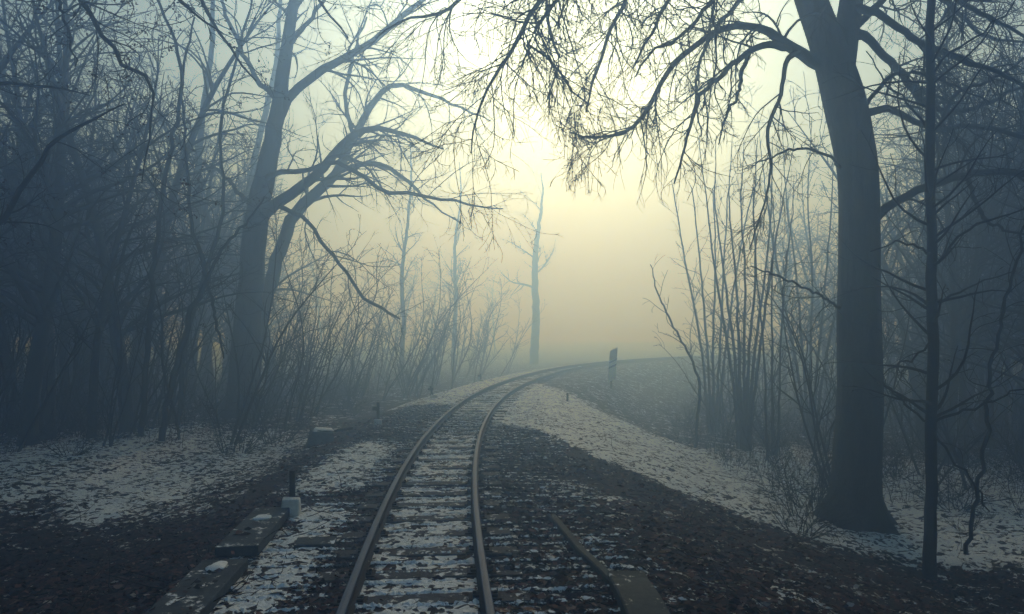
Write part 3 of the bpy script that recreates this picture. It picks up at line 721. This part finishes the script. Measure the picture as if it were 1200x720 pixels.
# ---- its curved neighbour
r = np.random.default_rng(24); d = 24.; tk = Tubes(); cr = Tubes()
g_ = [(292, 490, d, 19), (296, 440, d, 18), (304, 383, d, 17), (316, 335, d, 16), (329, 290, d, 15), (343, 257, d, 14), (365, 231, d, 13), (394, 203, d, 11), (415, 160, d, 9), (437, 121, d, 7.5), (456, 102, d, 6), (483, 104, d, 5), (537, 125, d, 3), (575, 142, d, 1.5)]
p_, r__ = guide(g_, 46, .02, r); tk.add(p_, r__, 12)
crown_levels(cr, p_[:, 18:], r__[:, 18:], r, (3.2, .34, 2.6), -.05, 3, .1, .15, .007, .8)
for g_ in [[(394, 203, d, 7), (430, 190, d+.3, 6), (470, 205, d+.5, 5), (500, 235, d+.7, 3), (540, 262, d+.8, 1.5)], [(415, 160, d, 6), (405, 120, d+.5, 5), (412, 70, d+.8, 4), (430, 20, d+1, 2)]]:
    q_, s_ = guide(g_, 14, .03, r); cr.add(q_, s_, 6); crown_levels(cr, q_, s_, r, (2, .38, 2.), -.1, 3, .15, .16, .007, .8)
put('curved_tree', (float(P(295, 0, d)[0]), d, -.8), tk.mesh('trunk'), cr.mesh('crown'), M['bark'], M['twig'], 'thinner curved tree sweeping right, just behind the leaning beech')

# ---- other single trees named by their pixel course
def single(seed, g_, label, name='bare_tree', mt='bark', sides=9, a=(2.4, .34, 1.8), dr=0.0, lv=3, dens=.7, rm=.006, frac=.35, extra=(), leaves=0, lsz=.03, jit=.02):
    r = np.random.default_rng(seed); tk = Tubes(); cr = Tubes()
    p_, r__ = guide(g_, 40, jit, r); tk.add(p_, r__, sides)
    k = int(40*frac); tw = crown_levels(cr, p_[:, k:], r__[:, k:], r, a, dr, lv, .05, .15, rm, dens)
    for e in extra:
        q_, s_ = guide(e, 16, jit, r); cr.add(q_, s_, 6); tw2 = crown_levels(cr, q_, s_, r, (a[0], .4, a[2]*.7), dr, lv, .1, .16, rm, dens)
        if leaves and tw2.shape[1] == tw.shape[1]: tw = np.concatenate([tw, tw2])
    lm = leaf_clumps(tw, leaves, r, lsz) if leaves else None
    b = p_[0, 0].copy(); b[2] = hz(b[0], b[1])
    return put(name, tuple(float(v) for v in b), tk.mesh('trunk'), cr.mesh('crown'), M[mt], M['twig'], label, 'tree', None, lm)
single(31, [(163, 530, 15.5, 7), (168, 480, 15.5, 6.5), (174, 400, 15.5, 6), (182, 300, 15.5, 5.5), (195, 196, 15.4, 5), (205, 150, 15.3, 4.5), (213, 108, 15.2, 4.2), (210, 67, 15, 4), (199, 33, 15, 3.5), (183, -5, 14.8, 3), (150, -60, 14.5, 1.5)],
       'thin dark stem bending back at the top, in the left thicket', 'thin_tree', 'dark', 6, (1.7, .3, 1.2), .1, 3, .9, .005, .4, leaves=500)
single(32, [(186, 530, 15.2, 8), (196, 470, 15.2, 7), (208, 429, 15.2, 7), (217, 387, 15.2, 6), (230, 350, 15.2, 6), (242, 330, 15.1, 5.5), (236, 300, 15, 5), (226, 270, 15, 4), (222, 220, 15, 3.5), (216, 150, 15, 3), (214, 90, 15, 3), (228, 20, 15, 2)],
       'crooked stem with a sharp elbow, in front of the pale trunk in the left thicket', 'thin_tree', 'dark', 6, (2.4, .3, 1.2), .15, 3, .9, .005, .3, leaves=300,
       extra=[[(242, 330, 15.1, 4), (262, 290, 15, 3.5), (288, 262, 14.9, 3), (310, 230, 14.8, 1.5)], [(238, 318, 15.1, 4), (250, 360, 15, 3.5), (262, 420, 14.9, 2)]])
single(33, [(205, 525, 17.5, 6), (212, 470, 17.5, 6), (216, 400, 17.5, 5), (238, 330, 17.5, 5), (262, 240, 17.4, 4), (258, 150, 17.3, 3.6), (280, 60, 17.2, 3), (300, -20, 17, 2)],
       'slender stem leaning right beside the crooked one in the left thicket', 'thin_tree', 'dark', 6, (2.4, .3, 1.3), .1, 3, .8, .005, .35, leaves=300)
single(34, [(222, 520, 27, 11), (226, 440, 27, 10), (227, 360, 27, 9.5), (229, 300, 27, 9), (232, 200, 27, 8), (238, 130, 27, 7), (248, 60, 27, 6), (250, 0, 27, 5), (258, -80, 27, 3)],
       'straight pale trunk fading in the fog left of the leaning beech', 'bare_tree', 'bark', 8, (1.8, .3, 2.4), .05, 3, .5, .008, .4)
single(35, [(268, 500, 33, 10), (272, 420, 33, 9), (280, 330, 33, 8), (296, 200, 33, 7), (322, 80, 33, 6), (330, -30, 33, 3)], 'hazy trunk behind the big leaning beech, to its left', dens=.5, rm=.009, a=(1.5, .3, 2.5))
single(36, [(470, 478, 44, 6.5), (470, 430, 44, 6), (473, 380, 44, 5.2), (471, 320, 44, 4.5), (478, 260, 44, 3.5), (482, 200, 44, 2.2), (480, 155, 44, 1)], 'hazy slender trunk left of the bend, second from the track', dens=.8, rm=.006, a=(2, .4, 2.6), dr=.3, frac=.3)
single(37, [(530, 455, 56, 6), (531, 420, 56, 5.5), (534, 350, 56, 4.6), (533, 290, 56, 3.5), (540, 230, 56, 2), (538, 190, 56, 1)], 'very pale slender trunk just left of the snowy bend', dens=.8, rm=.006, a=(2, .4, 2.6), dr=.3, frac=.3)
single(38, [(625, 430, 66, 11), (626, 415, 66, 10.5), (628, 370, 66, 9.), (627, 310, 66, 7), (632, 260, 66, 4.5), (636, 230, 66, 2.6), (634, 203, 66, 1.2)], 'lone ghostly trunk straight ahead behind the curve of the rails', dens=.75, rm=.006, a=(1.1, .5, 4.5), dr=.5, frac=.35, jit=.03)
# right middle clumps
single(41, [(815, 552, 19, 4), (816, 500, 19, 3.6), (821, 460, 19, 3.4), (812, 425, 19, 3), (793, 390, 19, 2.5), (774, 350, 19, 2), (762, 310, 19, 1)], 'thin stem bending left over the snowy bank, right of the bend', 'thin_tree', 'dark', 6, (2.6, .3, 1.2), .3, 3, .8, .005, .4)
def clump(seed, px, py, d, stems, w, label, spread, top, dens=.6):
    r = np.random.default_rng(seed); tk = Tubes(); cr = Tubes(); tp = None
    for k in range(stems):
        a = (k-(stems-1)/2)/max(1, stems-1)*2; dd = d+r.uniform(-.6, .6)
        x0 = px+a*w*1.2
        g_ = [(x0, py+10, dd, w), (x0+a*3, py-70, dd, w*.85), (x0+a*spread*.25, py-150, dd, w*.7), (x0+a*spread*.55+r.uniform(-3, 3), py-240, dd, w*.5), (x0+a*spread*.8+r.uniform(-4, 4), py-320, dd, w*.35), (x0+a*spread+r.uniform(-5, 5), py-top, dd, w*.15)]
        p_, r__ = guide(g_, 26, .010, r); tk.add(p_, r__, 7)
        crown_levels(cr, p_[:, 7:], r__[:, 7:], r, (2.4, .28, 1.5), .35, 3, .02, .13, .0055, dens)
    x = float(P(px, 0, d)[0])
    put('multi_stem_tree', (x, d, hz(x, d)), tk.mesh('trunk'), cr.mesh('crown'), M['bark'], M['twig'], label, 'tree')
clump(42, 872, 560, 19.5, 7, 5, 'many-stemmed tree fanning upwards between the snowy bank and the old beech', 50, 400)
clump(43, 836, 541, 24, 5, 4, 'smaller hazy multi-stemmed tree nearer the bend on the right', 48, 330)
clump(44, 905, 566, 18, 3, 3.6, 'thin three-stemmed tree close to the left of the old beech', 22, 360)
clump(45, 950, 556, 23, 5, 4.5, 'hazy multi-stemmed tree half hidden by the old beech', 60, 420)
single(46, [(1132, 650, 9.6, 5), (1140, 600, 9.6, 4.5), (1155, 520, 9.6, 4.5), (1160, 440, 9.6, 4), (1175, 370, 9.6, 3.5), (1192, 300, 9.6, 3), (1215, 220, 9.6, 2)], 'thin wavy stem right of the slim dark tree', 'thin_tree', 'dark', 6, (2.8, .35, 1.0), .1, 3, .8, .004, .3)

# ---- overhanging tree at the left edge: trunk outside, boughs in the picture
r = np.random.default_rng(51); tk = Tubes(); cr = Tubes(); d = 9.5
g_ = [(-190, 650, d, 44), (-188, 600, d, 40), (-180, 400, d, 34), (-170, 200, d, 30), (-160, 50, d, 26), (-150, -80, d, 22), (-150, -200, d, 16), (-140, -330, d, 8)]
p_, r__ = guide(g_, 30); tk.add(p_, r__, 14)
tips = []
for g_ in [[(-150, -60, d, 14), (-80, -80, d, 12), (0, -65, d, 9), (60, -40, d-.1, 8), (98, 0, d-.2, 6), (112, 29, d-.2, 5.5), (129, 54, d-.2, 5), (150, 79, d-.3, 5), (175, 92, d-.3, 4), (179, 108, d-.3, 3.2), (177, 137, d-.3, 2.6), (172, 175, d-.3, 2), (166, 215, d-.3, 1.3)],
           [(0, -65, d, 7), (45, -35, d+.1, 5), (68, 0, d+.2, 4), (78, 30, d+.2, 3.2), (84, 55, d+.2, 2.4), (88, 78, d+.2, 1.5)],
           [(-165, 300, d, 12), (-80, 300, d-.2, 9), (-20, 275, d-.4, 7), (8, 247, d-.5, 6.5), (33, 208, d-.5, 6), (58, 171, d-.6, 5), (82, 155, d-.6, 4), (110, 143, d-.6, 3), (145, 122, d-.6, 1.6)],
           [(-165, 150, d, 9), (-80, 110, d+.3, 7), (0, 98, d+.5, 4), (50, 102, d+.6, 3), (105, 112, d+.6, 1.5)],
           [(-160, -40, d, 10), (-60, -120, d+.5, 9), (60, -130, d+1, 8), (150, -80, d+1.3, 6), (220, -20, d+1.5, 5), (247, 20, d+1.6, 4), (270, 60, d+1.6, 3), (300, 95, d+1.6, 2)],
           [(60, -130, d+1, 7), (190, -150, d+1.5, 6), (290, -90, d+2, 5), (350, -30, d+2.2, 4), (385, 15, d+2.3, 3), (408, 45, d+2.3, 2)],
           [(-150, -130, d, 9), (-60, -200, d-.5, 7), (60, -180, d-.8, 6), (160, -90, d-1, 5), (195, -20, d-1, 4), (225, 15, d-1, 3), (262, 40, d-1, 1.6)]]:
    q_, s_ = guide(g_, 22, .018, r); cr.add(q_, s_, 7); tips.append(crown_levels(cr, q_, s_, r, (2.6, .34, 1.1), -.25, 3, .22, .18, .0042, 1.15))
tg = [(-4, 7, 12.6), (-5, 10.5, 13.6), (-4.5, 14, 14.6), (-6, 17, 15.6), (-8.5, 18.5, 15.8), (-11, 18, 15.6), (-14, 16, 15), (-7.5, 6, 12), (-10, 4.5, 12), (-7.5, 12.5, 14.5), (-9, 15, 15), (-11.5, 13.5, 14.6), (-15, 12, 14), (-6, 8.5, 13), (-14, 8, 13)]
og = [tuple(p_[0, 22+(i % 7)]) for i in range(len(tg))]
shade_leaves = shade_canopy(cr, og, tg, r, 22000)  # out-of-view leafy boughs added here too, to block light from the foreground
put('overhanging_tree', (float(P(-188, 0, d)[0]), d, hz(float(P(-188, 0, d)[0]), d)), tk.mesh('trunk'), cr.mesh('crown'), M['dark'], M['twig'],
    'dark tree at the left edge whose knotty boughs hang into the upper left corner', 'tree', None, joinmesh(leaf_clumps(np.concatenate(tips), 2600, r, .022), shade_leaves))

# ------------------------------------------------------------------ repeated trees, saplings, shrubs
def proto_tall(seed, h, rad, lean):
    r = np.random.default_rng(seed); tk = Tubes(); cr = Tubes()
    n = 20
    p_, r__ = grow(np.array([[0, 0, -.3]]), np.array([[lean, .03, 1.]]), np.array([h]), np.array([rad]), np.array([.015]), n, .035, (0, 0, .25), r)
    r__ = rad*(1-np.linspace(0, 1, n+1)**1.15)[None]+.012; r__[0, 0] *= 1.4; tk.add(p_, r__, 9)
    S, D, L, R = spawn(p_, r__, 38, .20, .98, .95, .22, .32, .5, r, .15, .014)
    q, s = grow(S, D, L, R, np.full(len(S), .008), 9, .13, (0, 0, .25), r); cr.add(q, s, 5)
    crown_levels(cr, q, s, r, (1.6, .44, 2.2), 0, 3, .15, .16, .0095, .78)
    e = empty('bare_tree', (0, 0, 0)); link('trunk', tk.mesh('trunk'), e, M['bark']); link('crown', cr.mesh('crown'), e, M['twig']); return e
def proto_sap(seed, h, stems=1):
    r = np.random.default_rng(seed); tk = Tubes(); cr = Tubes()
    for k in range(stems):
        a = r.uniform(0, 6.3)
        p_, r__ = grow(np.array([[.1*math.cos(a), .1*math.sin(a), -.1]]), np.array([[.22+.3*r.random(), .2*r.normal(), 1.]]), np.array([h*r.uniform(.75, 1)]), np.array([.032]), np.array([.006]), 14, .055, (.0, 0, .3), r)
        tk.add(p_, r__, 5)
        S, D, L, R = spawn(p_, r__, 15, .15, 1, .65, .2, .26, .55, r, .2, .006)
        q, s = grow(S, D, L, R, np.full(len(S), .005), 7, .14, (0, 0, .3), r); cr.add(q, s, 4)
        crown_levels(cr, q, s, r, (2.2, .5, 1.1), .1, 2, .1, .16, .0045, .9)
    e = empty('sapling', (0, 0, 0)); link('stem', tk.mesh('stem'), e, M['dark']); link('crown', cr.mesh('crown'), e, M['twig']); return e
def proto_shrub(seed, h):
    r = np.random.default_rng(seed); cr = Tubes(); n = 22
    a = r.random(n)*2*PI; S = np.stack([.18*np.cos(a), .18*np.sin(a), np.full(n, -.05)], 1); D = np.stack([.7*np.cos(a), .7*np.sin(a), np.full(n, 1.)], 1)+r.normal(0, .2, (n, 3))
    p_, r__ = grow(S, D, h*(.5+.6*r.random(n)), np.full(n, .010), np.full(n, .004), 8, .14, (0, 0, .1), r); cr.add(p_, r__, 4)
    crown_levels(cr, p_, r__, r, (4, .45, .7), 0, 2, .15, .2, .004, .9)
    e = empty('shrub', (0, 0, 0)); link('twigs', cr.mesh('twigs'), e, M['twig']); return e
talls = [proto_tall(100+i, h, w, l) for i, (h, w, l) in enumerate([(14.5, .16, .02), (13.5, .12, -.04), (15, .21, .03), (12, .10, .06), (14, .14, -.02), (15, .18, .0)])]
saps = [proto_sap(200+i, h, s) for i, (h, s) in enumerate([(5.5, 1), (4.2, 2), (6.5, 1), (5.0, 3), (3.4, 2), (7.0, 1), (4.6, 1), (6.0, 2)])]
shrubs = [proto_shrub(300+i, h) for i, h in enumerate([.8, 1.2, .6, 1.6])]
usedp = set()
def place(proto, x, y, s, rz, label, cat, group):
    if id(proto) in usedp: o = copy_tree(proto)
    else: usedp.add(id(proto)); o = proto
    o.location = (x, y, hz(x, y)-.02); o.rotation_euler = (0, 0, rz); o.scale = (s, s, s*random.uniform(.9, 1.05))
    tag(o, label, cat, group); return o
def scatter(n, side, yr, umin, umax, mind, seed, halfw=.86):
    r = random.Random(seed); pts = []; tries = 0
    while len(pts) < n and tries < n*200:
        tries += 1
        y = yr[0]+(yr[1]-yr[0])*r.random()**.9; x = side*r.uniform(0, 1)*(halfw*y+1.5)
        u = float(uv([x], [y])[0][0])
        if side < 0 and not (-umax < u < -umin): continue
        if side > 0 and not (umin < u < umax): continue
        if any((x-a)**2+(y-b)**2 < mind*mind for a, b in pts): continue
        pts.append((x, y))
    return pts
rr = random.Random(5)
for (x, y) in scatter(98, -1, (15.5, 50), 6.5, 60, 1.1, 1, .95):
    px = 600+F*x/y
    if 245 < px < 345 and y < 26: continue
    if px > 330 and (y < 40 or rr.random() < .75): continue
    if px > 150 and rr.random() < .35: continue
    if 880 < px < 1075 and y < 30: continue
    lab = 'tall bare tree in the dim left wood, nearer than the leaning beech' if y < 21 else ('tall bare tree fading into the fog behind the left thicket' if y < 38 else 'barely visible far tree deep in the fog left of the bend')
    place(rr.choice(talls), x, y, rr.uniform(.8, 1.05), rr.uniform(0, 6.28), lab, 'tree', 'tall bare trees of the left wood')
for (x, y) in scatter(120, 1, (13.5, 50), 8.0, 60, 1.1, 2, .95):
    px = 600+F*x/y
    if px < 930 and (y < 40 or rr.random() < .7): continue
    if px < 1000 and rr.random() < .5: continue
    if px < 1075 and y < 30: continue
    lab = 'tall bare tree in the dark wood behind the old beech' if y < 24 else ('tall bare tree fading into the fog beyond the old beech' if y < 40 else 'barely visible far tree deep in the fog right of the bend')
    place(rr.choice(talls), x, y, rr.uniform(.75, 1.0), rr.uniform(0, 6.28), lab, 'tree', 'tall bare trees of the right wood')
for (x, y) in scatter(48, -1, (14.5, 34), 8, 60, .9, 12, .9):
    if 600+F*x/y > 130: continue
    place(rr.choice(talls), x, y, rr.uniform(.85, 1.05), rr.uniform(0, 6.28), 'tall bare tree crowding the dark left edge of the wood', 'tree', 'tall bare trees of the left wood')
for (x, y) in scatter(65, 1, (15.5, 36), 8.5, 60, .9, 13, .9):
    if 600+F*x/y < 1075: continue
    place(rr.choice(talls), x, y, rr.uniform(.8, 1.0), rr.uniform(0, 6.28), 'tall bare tree crowding the dark right edge of the wood', 'tree', 'tall bare trees of the right wood')
for (x, y) in scatter(4, -1, (70, 95), 6, 60, 4, 9, .3)+scatter(10, 1, (78, 105), 8, 60, 4, 10, .4):
    place(rr.choice(talls), x, y, rr.uniform(.9, 1.05), rr.uniform(0, 6.28), 'ghostly tree dissolving in the fog straight ahead', 'tree', 'ghostly trees straight ahead')
for (x, y) in scatter(140, -1, (13.6, 32), 4.6, 40, .35, 3):
    lab = 'thin leaning sapling at the front of the left thicket' if y < 18 else 'thin bare sapling in the hazy depth of the left thicket'
    if x > -.30*y and y < 18: continue
    place(rr.choice(saps), x, y, rr.uniform(.75, 1.25), rr.gauss(0, .7), lab, 'sapling', 'saplings of the left thicket')
for (x, y) in scatter(105, 1, (12.5, 34), 7.2, 40, .4, 4):
    lab = 'thin bare sapling in the front row of the right thicket behind the old beech' if y < 18 else 'thin bare sapling in the hazy depth of the right thicket'
    place(rr.choice(saps), x, y, rr.uniform(.7, 1.2), rr.uniform(0, 6.28), lab, 'sapling', 'saplings of the right thicket')
for (x, y) in scatter(60, -1, (28, 50), 3.6, 40, .8, 33, .4):
    if not 370 < 600+F*x/y < 600 or y < 27: continue
    place(rr.choice(saps), x, y, rr.uniform(1.0, 1.5), rr.gauss(0, .7), 'faint hazy sapling standing in the fog between the leaning beech and the bend', 'sapling', 'saplings in the fog before the bend')
for (x, y) in scatter(70, -1, (13, 34), 3.8, 34, .5, 6):
    if x > -.28*y and y < 17: continue
    place(rr.choice(shrubs), x, y, rr.uniform(.6, 1.2), rr.uniform(0, 6.28), 'low tangle of thin bare twigs under the left thicket', 'shrub', 'low shrubs under the left thicket')
for (x, y) in scatter(70, 1, (10, 34), 5.2, 34, .5, 7):
    place(rr.choice(shrubs), x, y, rr.uniform(.35, .9), rr.uniform(0, 6.28), 'low tangle of thin bare twigs on the snowy floor right of the track', 'shrub', 'low shrubs right of the track')

_g, S, D, r = fallen_twigs(2600, 77); n = len(S)
p_, r__ = grow(S, D, .12+.5*r.random(n)**2, np.full(n, .0055)*(.5+r.random(n)), np.full(n, .002), 5, .14, (0, 0, 0), r)
zz = height(p_[:, :, 0], p_[:, :, 1])+.018; p_[:, :, 2] = np.maximum(p_[:, :, 2], zz); tb = Tubes(); tb.add(p_, r__, 4)
o = link('fallen_twigs', tb.mesh('fallen_twigs'), None, M['twig']); tag(o, 'thin broken twigs lying among the fallen leaves', kind='stuff')
# fine brushwood nobody could count
def brush(n, seed):
    r = np.random.default_rng(seed); y = 12.5+26*r.random(n)**1.1; x = (r.random(n)*2-1)*(.85*y)
    u, s = uv(x, y); ok = ((u < -5.2) & (y > 14.5)) | (u > 6.0); x, y = x[ok], y[ok]; n = len(x)
    S = np.stack([x, y, height(x, y, False)-.02], 1); D = r.normal(0, .35, (n, 3)); D[:, 2] = 1
    p_, r__ = grow(S, D, .25+1.5*r.random(n)**2.2, np.full(n, .006), np.full(n, .003), 5, .12, (0, 0, 0), r); tb = Tubes(); tb.add(p_, r__, 3)
    S, D, L, R = spawn(p_, r__, 3, .3, 1, .7, .2, .5, .7, r, 0, .003); q, s_ = grow(S, D, L, R, np.full(len(S), .003), 4, .15, (0, 0, 0), r); tb.add(q, s_, 3)
    return tb.mesh('brush')
o = link('undergrowth', brush(9000, 8), None, M['twig']); tag(o, 'fine dry brushwood covering the floor of the woods', kind='stuff')

# ------------------------------------------------------------------ haze
bx0, bx1, by0, by1, bz0, bz1 = -310, 310, -50, 330, -5.5, 18.5
V = [(x, y, z) for x in (bx0, bx1) for y in (by0, by1) for z in (bz0, bz1)]
me = bpy.data.meshes.new('haze'); me.from_pydata(V, [], [(0, 1, 3, 2), (4, 6, 7, 5), (0, 4, 5, 1), (2, 3, 7, 6), (0, 2, 6, 4), (1, 5, 7, 3)]); me.update()
hm = bpy.data.materials.new('haze'); hm.use_nodes = True; nt = hm.node_tree
for n_ in list(nt.nodes): nt.nodes.remove(n_)
out = nt.nodes.new('ShaderNodeOutputMaterial'); vol = nt.nodes.new('ShaderNodeVolumePrincipled')
vol.inputs['Color'].default_value = (.36, .58, 1, 1); vol.inputs['Density'].default_value = .039; vol.inputs['Absorption Color'].default_value = (1, 1, 1, 1); vol.inputs['Anisotropy'].default_value = .74
nt.links.new(vol.outputs[0], out.inputs['Volume'])
o = link('haze', me, None, hm); tag(o, 'thick pale morning fog filling the wood', kind='stuff')

# ------------------------------------------------------------------ light
AZ = math.atan2(60, F); EL = math.radians(27.5)
sd = Vector((math.sin(AZ)*math.cos(EL), math.cos(AZ)*math.cos(EL), math.sin(EL)))
sun = bpy.data.lights.new('sun', 'SUN'); sun.energy = 1.2; sun.angle = math.radians(8); sun.color = (1, .92, .80)
so = bpy.data.objects.new('sun', sun); C.objects.link(so); so.rotation_euler = (-sd).to_track_quat('-Z', 'Y').to_euler(); so.location = (10, 40, 30)
w = bpy.data.worlds.new('World'); SC.world = w; w.use_nodes = True; nt = w.node_tree
bg = nt.nodes['Background']; sky = nt.nodes.new('ShaderNodeTexSky'); sky.sky_type = 'NISHITA'; sky.sun_disc = False
sky.sun_elevation = EL; sky.sun_rotation = AZ; sky.air_density = 1.2; sky.dust_density = 6; sky.ozone_density = 3
tm = N(nt, 'ShaderNodeMix', data_type='RGBA', blend_type='MULTIPLY'); tm.inputs[0].default_value = 1; tm.inputs[7].default_value = (.53, .79, 1, 1)
nt.links.new(sky.outputs[0], tm.inputs[6]); nt.links.new(tm.outputs[2], bg.inputs[0]); bg.inputs[1].default_value = .15

cam = bpy.data.cameras.new('camera'); co = bpy.data.objects.new('camera', cam); C.objects.link(co)
co.location = (0, 0, CAMZ); co.rotation_euler = (PI/2, 0, 0); cam.sensor_width = 36; cam.lens = F/1200*36; cam.shift_y = 30/1200; cam.clip_end = 2000; cam.clip_start = .05
SC.camera = co
vs = SC.view_settings; SC.display_settings.display_device = 'sRGB'; vs.view_transform = 'Standard'; vs.look = 'None'; vs.gamma = 1; vs.use_curve_mapping = False; vs.exposure = -1.05
cy = SC.cycles; cy.use_denoising = True; cy.max_bounces = 6; cy.diffuse_bounces = 2; cy.glossy_bounces = 2; cy.volume_bounces = 3; cy.transparent_max_bounces = 4
cy.caustics_reflective = False; cy.caustics_refractive = False; cy.sample_clamp_indirect = 6
